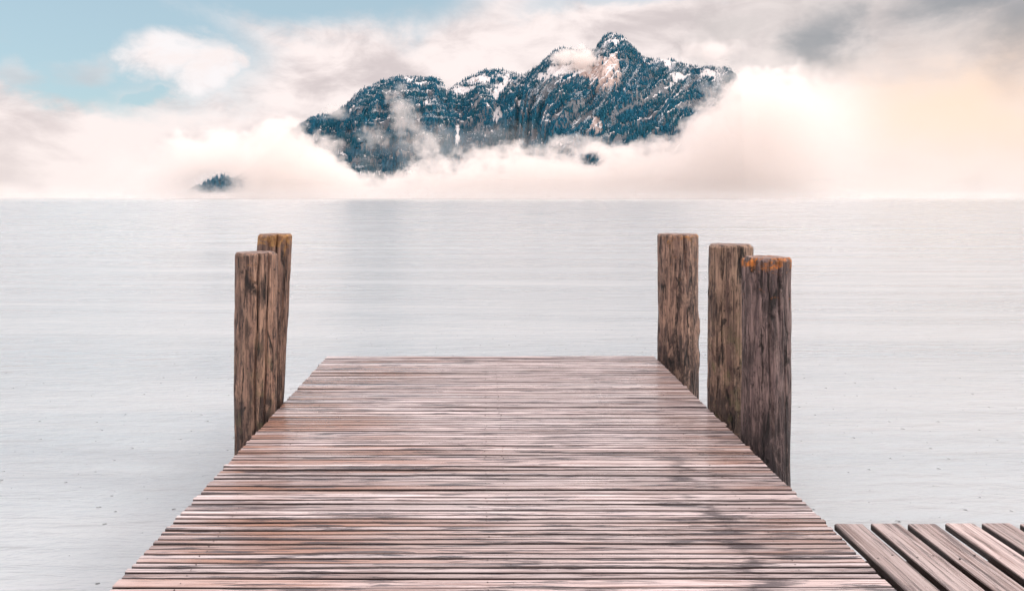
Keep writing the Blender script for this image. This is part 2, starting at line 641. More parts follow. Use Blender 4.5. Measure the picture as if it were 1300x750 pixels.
# ================================================================== SIDE WALKWAY
walk = bpy.data.objects.new('walkway', None)
walk.location = (2.4, 1.5, 0)
col.objects.link(walk)
tag(walk, 'low walkway of wide spaced planks beside the right edge of the dock', 'walkway')
for k in range(9):
    V, Fc = [], []
    x0 = 1.617 + 0.171 * k + rnd.gauss(0, 0.002)
    plank(V, Fc, -2.5, 3.635 + rnd.gauss(0, 0.006), x0, x0 + 0.134 + rnd.gauss(0, 0.003), DECK + rnd.gauss(0, 0.001), 0.036, 1, bev=0.007, seg=24, warp=0.0016, seed=500 + k)
    nb = len(Fc)
    for ys in (3.3, 1.9):
        for fx in (0.03, 0.104):
            cx, cyy, b = x0 + fx + rnd.gauss(0, 0.003), ys + rnd.gauss(0, 0.012), len(V)
            for zz in (DECK - 0.006, DECK + 0.0012):
                V += [(cx + 0.0045 * math.cos(q * math.pi / 4), cyy + 0.0045 * math.sin(q * math.pi / 4), zz) for q in range(8)]
            Fc += [(b + q, b + (q + 1) % 8, b + 8 + (q + 1) % 8, b + 8 + q) for q in range(8)] + [tuple(range(b + 8, b + 16))]
    o = child('plank', V, Fc, walk_mat, walk)
    o.data.materials.append(screw_mat)
    for p_ in o.data.polygons[nb:]:
        p_.material_index = 1
    recalc(o)
for ys in (3.3, 1.9, 0.3, -1.5):
    V, Fc = [], []
    box(V, Fc, 1.62, 3.10, ys - 0.05, ys + 0.05, DECK - 0.20, DECK - 0.042)
    child('joist', V, Fc, under_mat, walk)
    for xs in (1.9, 2.9):
        V, Fc = [], []
        box(V, Fc, xs - 0.07, xs + 0.07, ys - 0.07, ys + 0.07, -1.5, DECK - 0.203)
        child('pile', V, Fc, under_mat, walk)

# ================================================================== MOORING POSTS


def post_material(name, tan, mid, dark, lichen, seed, moss=0.0, lcol=(0.42, 0.20, 0.06), LICH_NEAR=0.12):
    m, nt = material(name)
    P = nt.n('ShaderNodeTexCoord').outputs['Object']
    P = nt.vmath('ADD', P, (0, 0, 0))
    Q = nt.mapping(P, (1, 1, 1), (seed * 3.1, seed * 1.7, seed * 2.3))
    streak = nt.noise(nt.mapping(Q, (34, 34, 1.5)), 1.0, 6, 0.70, 0.2)
    fibre = nt.noise(nt.mapping(Q, (110, 110, 3.5)), 1.0, 5, 0.65, 0.2)
    blot = nt.noise(nt.mapping(Q, (24, 24, 4.0)), 1.0, 7, 0.72, 0.2)
    speck = nt.noise(nt.mapping(Q, (40, 40, 16)), 1.0, 6, 0.7, 0.3)
    knot = nt.noise(nt.mapping(Q, (11, 11, 7), (3, 3, 3)), 1.0, 6, 0.65, 0.4)
    vc = nt.n('ShaderNodeTexVoronoi', voronoi_dimensions='3D', feature='DISTANCE_TO_EDGE')
    wob = nt.noise(nt.mapping(Q, (5, 5, 2)), 1.0, 4, 0.6, 0.0, out=1)
    nt.put(vc.inputs['Vector'], nt.vmath('ADD', nt.mapping(Q, (10, 10, 0.5)), nt.vmath('MULTIPLY', wob, (0.8, 0.8, 0.0))))
    vc.inputs['Scale'].default_value = 1.0
    crack = nt.math('MULTIPLY', nt.smooth(vc.outputs[0], 0.045, 0.012), nt.smooth(knot, 0.44, 0.54))
    px_, py_, pz_ = nt.sep(P)
    base = nt.mix(nt.smooth(streak, 0.38, 0.62), mid, tan)
    base = nt.mix(nt.math('MULTIPLY', nt.smooth(fibre, 0.45, 0.63), 0.8), base, dark)
    low = nt.smooth(pz_, -0.75, -1.35)
    bl = nt.math('ADD', nt.math('ADD', nt.math('MULTIPLY', blot, 0.72), nt.math('MULTIPLY', streak, 0.28)), nt.math('MULTIPLY', low, 0.12))
    base = nt.mix(nt.math('MULTIPLY', nt.smooth(bl, 0.49, 0.62), 0.85), base, dark)
    blot2 = nt.noise(nt.mapping(Q, (10, 10, 3.6), (2, 9, 4)), 1.0, 7, 0.72, 0.3)
    base = nt.mix(nt.math('MULTIPLY', nt.smooth(blot2, 0.52, 0.60), 0.62), base, dark)
    base = nt.mix(nt.math('MULTIPLY', nt.smooth(blot2, 0.45, 0.36), 0.4), base, tan)
    base = nt.mix(nt.math('MULTIPLY', nt.smooth(speck, 0.56, 0.68), 0.8), base, dark)
    base = nt.mix(nt.math('MULTIPLY', nt.smooth(knot, 0.60, 0.68), 0.9), base, (0.018, 0.014, 0.014))
    base = nt.mix(nt.math('MULTIPLY', nt.smooth(knot, 0.42, 0.32), 0.5), base, tan)
    base = nt.mix(nt.math('MULTIPLY', nt.smooth(speck, 0.42, 0.30), 0.45), base, tan)
    base = nt.mix(nt.math('MULTIPLY', crack, 0.92), base, (0.012, 0.010, 0.010))
    if moss:
        mo = nt.math('MULTIPLY', nt.smooth(nt.noise(nt.mapping(Q, (9, 9, 6), (1, 8, 2)), 1.0, 7, 0.7), 0.50, 0.62), nt.smooth(pz_, -0.3, -0.9))
        base = nt.mix(nt.math('MULTIPLY', mo, moss), base, (0.15, 0.135, 0.065))
    # orange lichen near the top
    ln = nt.noise(nt.mapping(Q, (10, 10, 14), (6, 2, 8)), 1.0, 6, 0.7, 0.6)
    near = nt.smooth(pz_, -0.15, -0.02)
    lm = nt.smooth(nt.math('ADD', ln, nt.math('MULTIPLY', near, LICH_NEAR)), 0.60, 0.70)
    lm = nt.math('MULTIPLY', lm, nt.smooth(pz_, -0.62, -0.05))
    base = nt.mix(nt.math('MULTIPLY', lm, lichen), base, nt.mix(nt.smooth(speck, 0.4, 0.6), lcol, (0.16, 0.07, 0.03)))
    # sawn end grain
    g = nt.n('ShaderNodeNewGeometry').outputs['Normal']
    gz = nt.sep(g)[2]
    top = nt.math('MULTIPLY', nt.smooth(gz, 0.75, 0.95), nt.smooth(pz_, -0.04, -0.01))
    endc = nt.mix(nt.smooth(nt.noise(nt.mapping(Q, (30, 30, 30)), 1.0, 5, 0.6), 0.35, 0.65), (0.34, 0.26, 0.23), (0.16, 0.11, 0.10))
    base = nt.mix(nt.math('MULTIPLY', top, 0.85), base, endc)
    h = nt.math('ADD', nt.math('MULTIPLY', streak, 0.012), nt.math('MULTIPLY', fibre, 0.004))
    h = nt.math('SUBTRACT', h, nt.math('MULTIPLY', nt.smooth(bl, 0.5, 0.6), 0.005))
    h = nt.math('SUBTRACT', h, nt.math('MULTIPLY', crack, 0.012))
    h = nt.math('ADD', h, nt.math('MULTIPLY', speck, 0.006))
    rough = nt.lin(blot, 0.35, 0.7, 0.75, 0.5)
    surface(nt, base, rough, nt.bump(h, 0.8, 1.0), ior=1.45)
    return m


def make_post(cx, cyy, r, top, lean, seed, mat, label, knots=(), cracks=()):
    R = random.Random(seed)
    na, nz = 192, 240
    zb = -1.6
    H = top - zb
    ang = np.linspace(0, 2 * math.pi, na, endpoint=False)
    # more rows close to the top
    zz = -H * np.linspace(0, 1, nz) ** 1.25
    A, Z = np.meshgrid(ang, zz)
    s = seed * 7.3
    cxn, syn = np.cos(A), np.sin(A)
    rad = r * (1 + 0.035 * perlin(cxn * 1.1 + s, Z * 1.2 + syn * 1.1 + s) + 0.05 * perlin(cxn * 2.3 - s, Z * 2.6 + syn * 2.3))
    rad += 0.006 * perlin(A * 6 / math.pi * 3 + s, Z * 2.0) * np.minimum(1, np.minimum(A, 2 * math.pi - A) * 3)
    rad += 0.0035 * perlin(cxn * 13 + s, Z * 9 + syn * 13) + 0.0025 * perlin(cxn * 26 + s, Z * 3 + syn * 26)
    for (ka, kz, ks, kh) in knots:          # bulging knots
        da = np.angle(np.exp(1j * (A - ka))) * r
        dd = (da / ks) ** 2 + ((Z - kz) / (ks * 1.5)) ** 2
        kh = kh * 1.5
        rad += kh * np.exp(-dd) - kh * 0.9 * np.exp(-dd * 7)
    for (ca, z0, z1, cw, cd) in cracks:     # drying cracks
        cc = ca + 0.10 * np.sin(Z * 2.3 + seed) + 0.03 * np.sin(Z * 9 + ca * 5)
        da = np.abs(np.angle(np.exp(1j * (A - cc)))) * r
        wv = np.clip((z0 - Z) / 0.08 + (1 if z0 >= 0 else 0), 0, 1) * np.clip((Z - z1) / 0.25, 0, 1)
        rad -= 1.5 * cd * wv * np.clip(1 - da / cw, 0, 1)
    ch = 0.017
    cham = np.clip(1 - (-Z) / ch, 0, 1)
    rad = rad - cham * (0.017 + 0.005 * np.sin(A * 3 + seed))
    zj = Z + 0.006 * perlin(cxn * 2 + s, syn * 2 + s) * np.exp(Z / 0.1)
    X = rad * cxn + lean * Z
    Y = rad * syn
    Vv = np.stack([X, Y, zj], -1).reshape(-1, 3)
    idx = np.arange(na * nz).reshape(nz, na)
    q = np.stack([idx[:-1], np.roll(idx[:-1], -1, 1), np.roll(idx[1:], -1, 1), idx[1:]], -1).reshape(-1, 4)[:, ::-1]
    verts = [tuple(v) for v in Vv]
    faces = [tuple(int(k) for k in f) for f in q]
    # end grain: rings of the sawn top
    prev = list(range(na))
    for f_ in (0.8, 0.55, 0.3):
        b = len(verts)
        for k in range(na):
            vx_, vy_, vz_ = verts[k]
            verts.append((vx_ * f_, vy_ * f_, vz_ * f_ + 0.003 * (1 - f_) + R.uniform(-0.0008, 0.0008)))
        for k in range(na):
            faces.append((prev[k], prev[(k + 1) % na], b + (k + 1) % na, b + k))
        prev = list(range(b, b + na))
    verts.append((0, 0, 0.003))
    c = len(verts) - 1
    for k in range(na):
        faces.append((prev[k], prev[(k + 1) % na], c))
    o = link_mesh('mooring_post', verts, faces, mat, smooth=True, loc=(cx, cyy, top))
    recalc(o)
    for p_ in o.data.polygons:              # crisp saw cut and chamfer
        if p_.center.z > -ch:
            p_.use_smooth = False
    tag(o, label, 'post', 'mooring posts along the dock')
    return o


def post_from_photo(pxl, pxr, pyt, d, **kw):
    c = (pxl + pxr) / 2
    r = (pxr - pxl) / 2 / F * d
    return make_post(wx(c, d), d, r, wz(pyt, d), mat=kw.pop('mat'), **kw)


TAN, MID, DARK = (0.42, 0.265, 0.19), (0.18, 0.102, 0.078), (0.026, 0.018, 0.018)
FRONT = -math.pi / 2
pm1 = post_material('post_wood_tan', TAN, MID, DARK, 0.5, 1.0, 0.35, LICH_NEAR=0.02)
pm2 = post_material('post_wood_lichen', (0.30, 0.185, 0.135), (0.12, 0.07, 0.056), DARK, 0.95, 2.0, lcol=(0.40, 0.22, 0.08), LICH_NEAR=0.20)
pm3 = post_material('post_wood_knotty', (0.43, 0.275, 0.20), (0.17, 0.10, 0.08), DARK, 0.9, 3.0, LICH_NEAR=0.11)
pm4 = post_material('post_wood_mossy', (0.41, 0.275, 0.195), (0.165, 0.103, 0.082), DARK, 0.1, 4.0, 0.6)
pm5 = post_material('post_wood_dark', (0.31, 0.22, 0.20), (0.115, 0.080, 0.080), (0.022, 0.016, 0.018), 1.0, 5.0, lcol=(0.60, 0.20, 0.035), LICH_NEAR=0.15)

post_from_photo(299.5, 351, 320, 5.56, lean=0.004, seed=1, mat=pm1,
                label='thick tan post with a dark band, in front of another, left of the dock',
                knots=((FRONT - 0.7, -0.55, 0.03, 0.006), (FRONT - 0.9, -0.95, 0.035, 0.010), (FRONT + 0.2, -0.5, 0.02, 0.004)),
                cracks=((FRONT + 0.35, 0.1, -1.6, 0.011, 0.016), (FRONT + 0.85, 0.1, -2.2, 0.010, 0.014), (FRONT - 0.8, -0.6, -1.5, 0.010, 0.012)))
post_from_photo(328.5, 370.5, 297, 6.1, lean=0.052, seed=2, mat=pm2,
                label='thinner leaning post behind another on the left of the dock, orange lichen on its rim',
                knots=((FRONT + 0.6, -0.6, 0.025, 0.004),),
                cracks=((FRONT + 0.3, 0.1, -1.4, 0.010, 0.014), (FRONT - 0.2, 0.1, -0.6, 0.008, 0.010), (FRONT + 0.9, 0.1, -0.9, 0.008, 0.010)))
post_from_photo(835.5, 885.5, 297, 7.34, lean=-0.002, seed=3, mat=pm3,
                label='knotty post standing alone at the far right corner of the dock',
                knots=((FRONT - 0.1, -0.42, 0.045, 0.010), (FRONT + 1.2, -0.85, 0.05, 0.016), (FRONT + 1.15, -1.15, 0.05, 0.014), (FRONT + 0.6, -0.8, 0.03, 0.007),
                       (FRONT - 0.5, -0.95, 0.03, 0.007), (FRONT + 0.2, -1.2, 0.03, 0.007), (FRONT - 0.3, -1.45, 0.03, 0.006)),
                cracks=((FRONT + 0.05, 0.1, -0.5, 0.011, 0.014), (FRONT - 0.6, 0.1, -0.4, 0.010, 0.010), (FRONT + 0.75, 0.1, -0.3, 0.008, 0.010)))
post_from_photo(900.5, 954, 310, 5.62, lean=0.004, seed=4, mat=pm4,
                label='bumpy post in the middle of the right hand row, without orange lichen on top',
                knots=((FRONT - 0.2, -0.25, 0.03, 0.006), (FRONT - 1.35, -0.35, 0.03, 0.012), (FRONT - 1.3, -0.70, 0.035, 0.012), (FRONT + 0.3, -0.85, 0.04, 0.008),
                       (FRONT - 1.4, -1.0, 0.035, 0.010), (FRONT + 0.5, -1.1, 0.03, 0.007), (FRONT - 0.4, -1.2, 0.04, 0.008)),
                cracks=((FRONT + 0.9, 0.1, -1.2, 0.009, 0.012), (FRONT + 0.2, 0.1, -0.25, 0.008, 0.008)))
post_from_photo(944, 1002.5, 326, 4.97, lean=0.004, seed=5, mat=pm5,
                label='nearest dark post right of the dock, bright orange lichen patch under its rim',
                knots=((FRONT - 1.2, -0.5, 0.02, 0.004), (FRONT + 0.0, -0.78, 0.05, 0.005)),
                cracks=((FRONT + 0.3, 0.1, -0.5, 0.009, 0.012), (FRONT - 0.15, -0.15, -1.2, 0.008, 0.009), (FRONT + 0.55, -0.5, -1.4, 0.010, 0.012), (FRONT - 0.7, 0.1, -0.35, 0.007, 0.008)))

# ================================================================== MOUNTAIN
DR = 2000.0      # distance of the ridge
SIL = np.array([(250, 250), (300, 232), (340, 196), (365, 172), (380, 160), (395, 151), (420, 146), (440, 134), (447, 124), (460, 115), (482, 104), (500, 99), (520, 97),
                (545, 99), (561, 102), (567, 114), (574, 110), (591, 102), (605, 95), (616, 90), (637, 89), (652, 94), (665, 96), (680, 88), (690, 78), (702, 66), (715, 61), (735, 66),
                (748, 70), (760, 58), (766, 47), (774, 43), (782, 43), (794, 49), (806, 62), (815, 72), (826, 76), (849, 76), (872, 83), (895, 86), (912, 87), (928, 88), (939, 102),
                (942, 140), (945, 200), (949, 250), (1080, 252)], float)


def ridge_z(px):
    return wz(np.interp(px, SIL[:, 0], SIL[:, 1]), DR)


def foot_d(px):
    return np.interp(px, [250, 380, 470, 560, 575, 625, 660, 740, 850, 930, 1010, 1080], [1750, 1690, 1640, 1600, 1655, 1650, 1585, 1540, 1560, 1640, 1760, 1800])


GUL = np.array([(662, 92, 0), (650, 104, 0), (640, 122, 0), (634, 140, 0), (628, 158, 0), (636, 172, 0), (640, 200, 0)], float)


def height(x, d):
    px = VX + x / np.clip(d, 1400, DR) * F        # the massif narrows towards the lake
    R = ridge_z(px)
    f = foot_d(px)
    t = (d - f) / (DR - f)
    tc = np.clip(t, 0, 1)
    right = sstep(px, 640, 700)
    # front profile: steep head wall, gentler fan below
    p = 0.12 * tc + 0.88 * tc ** 0.92
    z = R * p
    w = x - 0.85 * (d - DR) * right
    env = np.sin(np.pi * np.clip(t, 0, 1) ** 0.8) * np.clip(R / 200, 0, 1)
    sp = fbm(w / 80 + 3, d / 480, 5, 0.5, True)
    z = z + env * (58 * sp)
    z = z + env * 16 * fbm(x / 60, d / 60 + z / 90, 4, 0.5)
    # ledges of the left block
    left = (1 - sstep(px, 560, 600)) * env
    z = z + left * 5.0 * np.sin(z / 6.5 + 3 * perlin(x / 120, d / 120))
    # gully between the middle ridge and the main massif, and the notch behind the left block
    gx = np.interp(wz(0, 1) * 0 + z, GUL[::-1, 1] * 0 + wz(GUL[::-1, 1], 1850), GUL[::-1, 0])
    g = np.exp(-((px - gx) / 9.0) ** 2) * sstep(t, 0.15, 0.3)
    z = z - 16 * g * env ** 0.5
    g2 = np.exp(-((px - (566 - 14 * (1 - tc))) / 7.0) ** 2)
    z = z - 20 * g2 * env ** 0.5
    z = z + 2.0 * fbm(x / 14, d / 14, 3, 0.5) * np.clip(R / 100, 0, 1)
    # behind the ridge the ground falls away
    bk = np.clip((d - DR) / 320, 0, 1)
    z = np.where(d > DR, R * (1 - bk ** 1.2), z)
    z = np.where(t < 0, -3.0, z)
    return z


XS = np.arange(wx(252, DR), wx(1078, DR), 2.6)
DS = np.concatenate([np.arange(1530, 2004, 2.6), np.arange(2010, 2330, 12)])
XX, DD = np.meshgrid(XS, DS)
ZZ = height(XX, DD)


def rock_masks(x, z):
    """hand-placed scars and snow fields, in metres on the mountain face"""
    px = VX + x / 1930 * F
    py = HY - (z - CAM_Z) / 1930 * F
    return px, py


def mountain_material():
    m, nt = material('mountain_rock_and_snow')
    P = nt.n('ShaderNodeTexCoord').outputs['Object']
    nrm = nt.n('ShaderNodeNewGeometry').outputs['Normal']
    nz = nt.sep(nrm)[2]
    x, yv, z = nt.sep(P)
    n1 = nt.noise(P, 0.030, 7, 0.62, 0.4)
    n2 = nt.noise(nt.mapping(P, (1, 1, 0.35)), 0.11, 6, 0.65, 0.6)
    n3 = nt.noise(P, 0.25, 5, 0.65, 0.3)
    rock = nt.mix(nt.smooth(n2, 0.35, 0.65), (0.11, 0.115, 0.13), (0.25, 0.275, 0.31))
    rock = nt.mix(nt.smooth(n1, 0.45, 0.65), rock, (0.31, 0.31, 0.325))
    floor = nt.mix(n3, (0.04, 0.075, 0.10), (0.27, 0.28, 0.31))

    def patch(px, py, rx, ry, sl=0.0):
        d = 1935.0
        a, b = wx(px, d), wz(py, d)
        dx = nt.math('SUBTRACT', x, a)
        dz = nt.math('SUBTRACT', z, b)
        dx = nt.math('SUBTRACT', dx, nt.math('MULTIPLY', dz, sl))
        r = nt.math('ADD', nt.math('POWER', nt.math('ABSOLUTE', nt.math('DIVIDE', dx, rx * d / F)), 2.0),
                    nt.math('POWER', nt.math('ABSOLUTE', nt.math('DIVIDE', dz, ry * d / F)), 2.0))
        r = nt.math('ADD', r, nt.math('MULTIPLY', nt.math('SUBTRACT', n2, 0.5), 2.6))
        return nt.smooth(r, 1.2, 0.5)
    face = nt.math('MAXIMUM', patch(763, 98, 20, 31, 0.25), patch(742, 93, 20, 18))
    face = nt.math('MAXIMUM', face, nt.math('MULTIPLY', patch(738, 170, 9, 12), 0.8))
    face = nt.math('MAXIMUM', face, nt.math('MULTIPLY', patch(610, 100, 22, 9), 0.7))
    rock_l = nt.mix(nt.smooth(n2, 0.3, 0.6), (0.28, 0.22, 0.21), (0.68, 0.54, 0.49))
    ground = nt.mix(nt.smooth(n1, 0.56, 0.66), floor, rock)
    ground = nt.mix(face, ground, rock_l)
    # snow: lies on the flatter places, in patches, and fills the gully
    sn = nt.math('ADD', nt.math('MULTIPLY', nt.smooth(nz, 0.35, 0.85), 0.45), nt.math('MULTIPLY', n2, 0.75))
    sn = nt.math('ADD', sn, nt.math('MULTIPLY', nt.smooth(z, 120, 380), 0.10))
    snow = nt.smooth(sn, 0.71, 0.81)
    field = nt.math('MAXIMUM', patch(712, 92, 30, 8, 1.0), patch(694, 99, 22, 7, 1.0))
    for b in ((636, 112, 7, 20, 0.5), (631, 152, 6, 14, 0.2), (645, 100, 12, 4, 0.6), (780, 51, 13, 5, 0), (852, 78, 9, 12, 0), (858, 100, 12, 9, 0), (905, 92, 20, 11, 0), (790, 88, 8, 5, 0),
              (587, 112, 22, 6, 0.8), (845, 118, 5, 9, 0), (556, 105, 12, 5, 0), (548, 135, 14, 5, 0.5), (583, 180, 3.5, 16, 0)):
        field = nt.math('MAXIMUM', field, patch(*b))
    snow = nt.math('MAXIMUM', snow, field)
    base = nt.mix(snow, ground, (0.80, 0.78, 0.79))
    surface(nt, base, 0.85, nt.bump(nt.math('ADD', nt.math('MULTIPLY', n2, 9.0), nt.math('MULTIPLY', n3, 3.0)), 0.9, 1.0))
    return m


nr, nc = XX.shape
VV = np.stack([XX, DD, ZZ], -1).reshape(-1, 3)
idx = np.arange(nr * nc).reshape(nr, nc)
Q = np.stack([idx[:-1, :-1], idx[:-1, 1:], idx[1:, 1:], idx[1:, :-1]], -1).reshape(-1, 4)
mt = big_mesh('mountain', VV, Q, mountain_material(), smooth=True)
tag(mt, 'steep rocky mountain with snow patches rising out of low cloud', 'mountain', kind='structure')

# ------------------------------------------------------------------ conifer forest on the slopes


HILL_X = wx(280, 1570)


def hill_z(x, d):
    r = np.hypot((x - HILL_X) / 95, (d - 1580) / 62)
    return 46 * np.clip(1 - r, -0.2, 1) + 5 * fbm(x / 30, d / 30, 3) - 4


hx_, hd_ = np.meshgrid(np.arange(HILL_X - 125, HILL_X + 126, 5), np.arange(1506, 1660, 5))
nr, nc = hx_.shape
idx = np.arange(nr * nc).reshape(nr, nc)
_hm, _nt = material('dark_hill_ground')
_n = _nt.noise(_nt.n('ShaderNodeTexCoord').outputs['Object'], 0.15, 5, 0.6)
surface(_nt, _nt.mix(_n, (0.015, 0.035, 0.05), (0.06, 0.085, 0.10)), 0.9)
hill_o = big_mesh('hill', np.stack([hx_, hd_, np.where(np.hypot((hx_ - HILL_X) / 95, (hd_ - 1580) / 62) > 1.15, -3, hill_z(hx_, hd_))], -1).reshape(-1, 3),
                  np.stack([idx[:-1, :-1], idx[:-1, 1:], idx[1:, 1:], idx[1:, :-1]], -1).reshape(-1, 4), _hm, smooth=True)
tag(hill_o, 'small dark wooded hill half lost in fog at the left shore', 'hill', kind='structure')


def forest_material():
    m, nt = material('snowy_conifers')
    P = nt.n('ShaderNodeTexCoord').outputs['Object']
    g = nt.n('ShaderNodeNewGeometry')
    rd = g.outputs['Random Per Island']
    nz = nt.sep(g.outputs['Normal'])[2]
    n = nt.noise(P, 0.018, 5, 0.6, 0.4)
    n2 = nt.noise(P, 0.6, 3, 0.6)
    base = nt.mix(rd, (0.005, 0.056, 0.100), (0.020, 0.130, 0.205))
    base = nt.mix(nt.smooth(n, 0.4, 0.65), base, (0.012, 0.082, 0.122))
    # snow dust: ledges on the left block, long falling stripes on the main massif
    x, yv, z = nt.sep(P)
    ledge = nt.noise(nt.comb(nt.math('MULTIPLY', x, 0.022), nt.math('MULTIPLY', yv, 0.01), nt.math('MULTIPLY', z, 0.10)), 1.0, 5, 0.6, 0.4)
    w2 = nt.math('SUBTRACT', x, nt.math('MULTIPLY', z, 0.85))
    fall = nt.noise(nt.comb(nt.math('MULTIPLY', w2, 0.060), 0.3, nt.math('MULTIPLY', z, 0.012)), 1.0, 5, 0.6, 0.4)
    side = nt.smooth(x, wx(600, 1930), wx(690, 1930))
    band = nt.math('ADD', nt.math('MULTIPLY', ledge, nt.math('SUBTRACT', 1.0, side)), nt.math('MULTIPLY', fall, side))
    s = nt.math('ADD', nt.math('MULTIPLY', band, 0.9), nt.math('MULTIPLY', n, 0.35))
    s = nt.math('ADD', s, nt.math('MULTIPLY', nt.math('SUBTRACT', rd, 0.5), 0.16))
    s = nt.math('ADD', s, nt.math('MULTIPLY', nt.math('SUBTRACT', n2, 0.5), 0.30))
    s = nt.math('ADD', s, nt.math('MULTIPLY', nt.smooth(nz, 0.1, 0.7), 0.06))
    s = nt.math('ADD', s, nt.smooth(z, 60, 330, -0.05, 0.05))
    base = nt.mix(nt.math('MULTIPLY', nt.smooth(s, 0.74, 0.90), 0.75), base, (0.62, 0.64, 0.68))
    surface(nt, base, 0.9, spec=0.12)
    return m


def forest():
    N = 78000
    x = rng.uniform(wx(300, DR), wx(1020, DR), N)
    d = rng.uniform(1560, 2003, N)
    z = height(x, d)
    e = 4.0
    zx = (height(x + e, d) - height(x - e, d)) / (2 * e)
    zd = (height(x, d + e) - height(x, d - e)) / (2 * e)
    slope = np.hypot(zx, zd)
    px, py = rock_masks(x, z)
    rgt = sstep(px, 640, 700)
    w = x - 0.95 * (d - DR)
    clump = (1 - rgt) * fbm(x / 34, d / 26 + z / 40, 4, 0.6) + rgt * (fbm(w / 17, z / 110, 4, 0.55) + 0.12)
    keep = (z > 25) & (clump > -0.22 + 0.14 * rgt) & (slope < 7)

    def ell(a, b, rx, ry, sl=0.0):
        dx = px - a + (py - b) * sl
        return ((dx / rx) ** 2 + ((py - b) / ry) ** 2) < 0.9 + 1.6 * fbm(x / 18, z / 18, 3)
    for b in ((763, 98, 19, 29, 0.25), (742, 93, 19, 16), (712, 92, 28, 7, 1.0), (694, 99, 20, 6, 1.0), (636, 112, 6, 19, 0.5), (631, 152, 5, 14, 0.2), (645, 100, 10, 3, 0.6),
              (780, 51, 11, 4), (852, 78, 8, 10), (858, 100, 10, 7), (905, 92, 16, 8), (587, 112, 20, 5, 0.8), (610, 100, 18, 7), (738, 170, 8, 10), (583, 180, 3, 15), (548, 135, 10, 3)):
        thin = rng.random(N) < 0.965
        keep &= ~(ell(*b) & thin)
    x, d, z, clump = x[keep], d[keep], z[keep], clump[keep]
    hgt = rng.uniform(7, 15.5, len(x)) * np.clip(0.85 + clump * 0.5, 0.6, 1.2)
    hgt = hgt * np.clip(1.0 + 0.45 * fbm(x / 50 + 40, z / 50, 3), 0.6, 1.7)
    hgt = hgt * np.interp(z, [0, 150, 330], [1.3, 1.15, 0.85])
    hgt = np.where(d > 1975, hgt * 0.75, hgt)
    # the little wooded hill in the fog on the left
    hx, hd = rng.uniform(HILL_X - 110, HILL_X + 110, 2600), rng.uniform(1515, 1640, 2600)
    hz = hill_z(hx, hd)
    ok = hz > 4
    x, d, z = np.concatenate([x, hx[ok]]), np.concatenate([d, hd[ok]]), np.concatenate([z, hz[ok]])
    hgt = np.concatenate([hgt, rng.uniform(8, 15, ok.sum())])
    n = len(x)
    rad = hgt * rng.uniform(0.15, 0.23, n)
    # one tree: three ragged skirts of five blades and a spire
    k = 5
    tiers = ((0.02, 1.0, 0.55), (0.30, 0.72, 0.78), (0.56, 0.45, 1.0))
    Vs, Fs = [], []
    base_i = np.arange(n) * (3 * (k + 1))
    allv = np.zeros((n, 3 * (k + 1), 3), np.float32)
    ph = rng.uniform(0, 6.28, n)
    lx = rng.normal(0, 0.02, n)
    for ti, (z0, rr, z1) in enumerate(tiers):
        for j in range(k):
            a = ph + 2 * math.pi * j / k + ti * 0.6
            rj = rad * rr * rng.uniform(0.65, 1.25, n)
            allv[:, ti * (k + 1) + j, 0] = x + rj * np.cos(a) + lx * hgt * z0
            allv[:, ti * (k + 1) + j, 1] = d + rj * np.sin(a)
            allv[:, ti * (k + 1) + j, 2] = z - 0.8 + hgt * (z0 + rng.uniform(-0.05, 0.05, n))
        allv[:, ti * (k + 1) + k, 0] = x + lx * hgt * z1
        allv[:, ti * (k + 1) + k, 1] = d
        allv[:, ti * (k + 1) + k, 2] = z - 0.8 + hgt * z1
    tri = []
    for ti in range(3):
        for j in range(k):
            tri.append((ti * (k + 1) + j, ti * (k + 1) + (j + 1) % k, ti * (k + 1) + k))
    tri = np.array(tri)
    Fq = (base_i[:, None, None] + tri[None]).reshape(-1, 3)
    o = big_mesh('forest', allv.reshape(-1, 3), Fq, forest_material())
    tag(o, 'dark blue green conifer forest dusted with snow covering the mountain slopes', 'forest', kind='stuff')
    return n


NTREES = forest()

# ================================================================== FOG AND LOW CLOUD


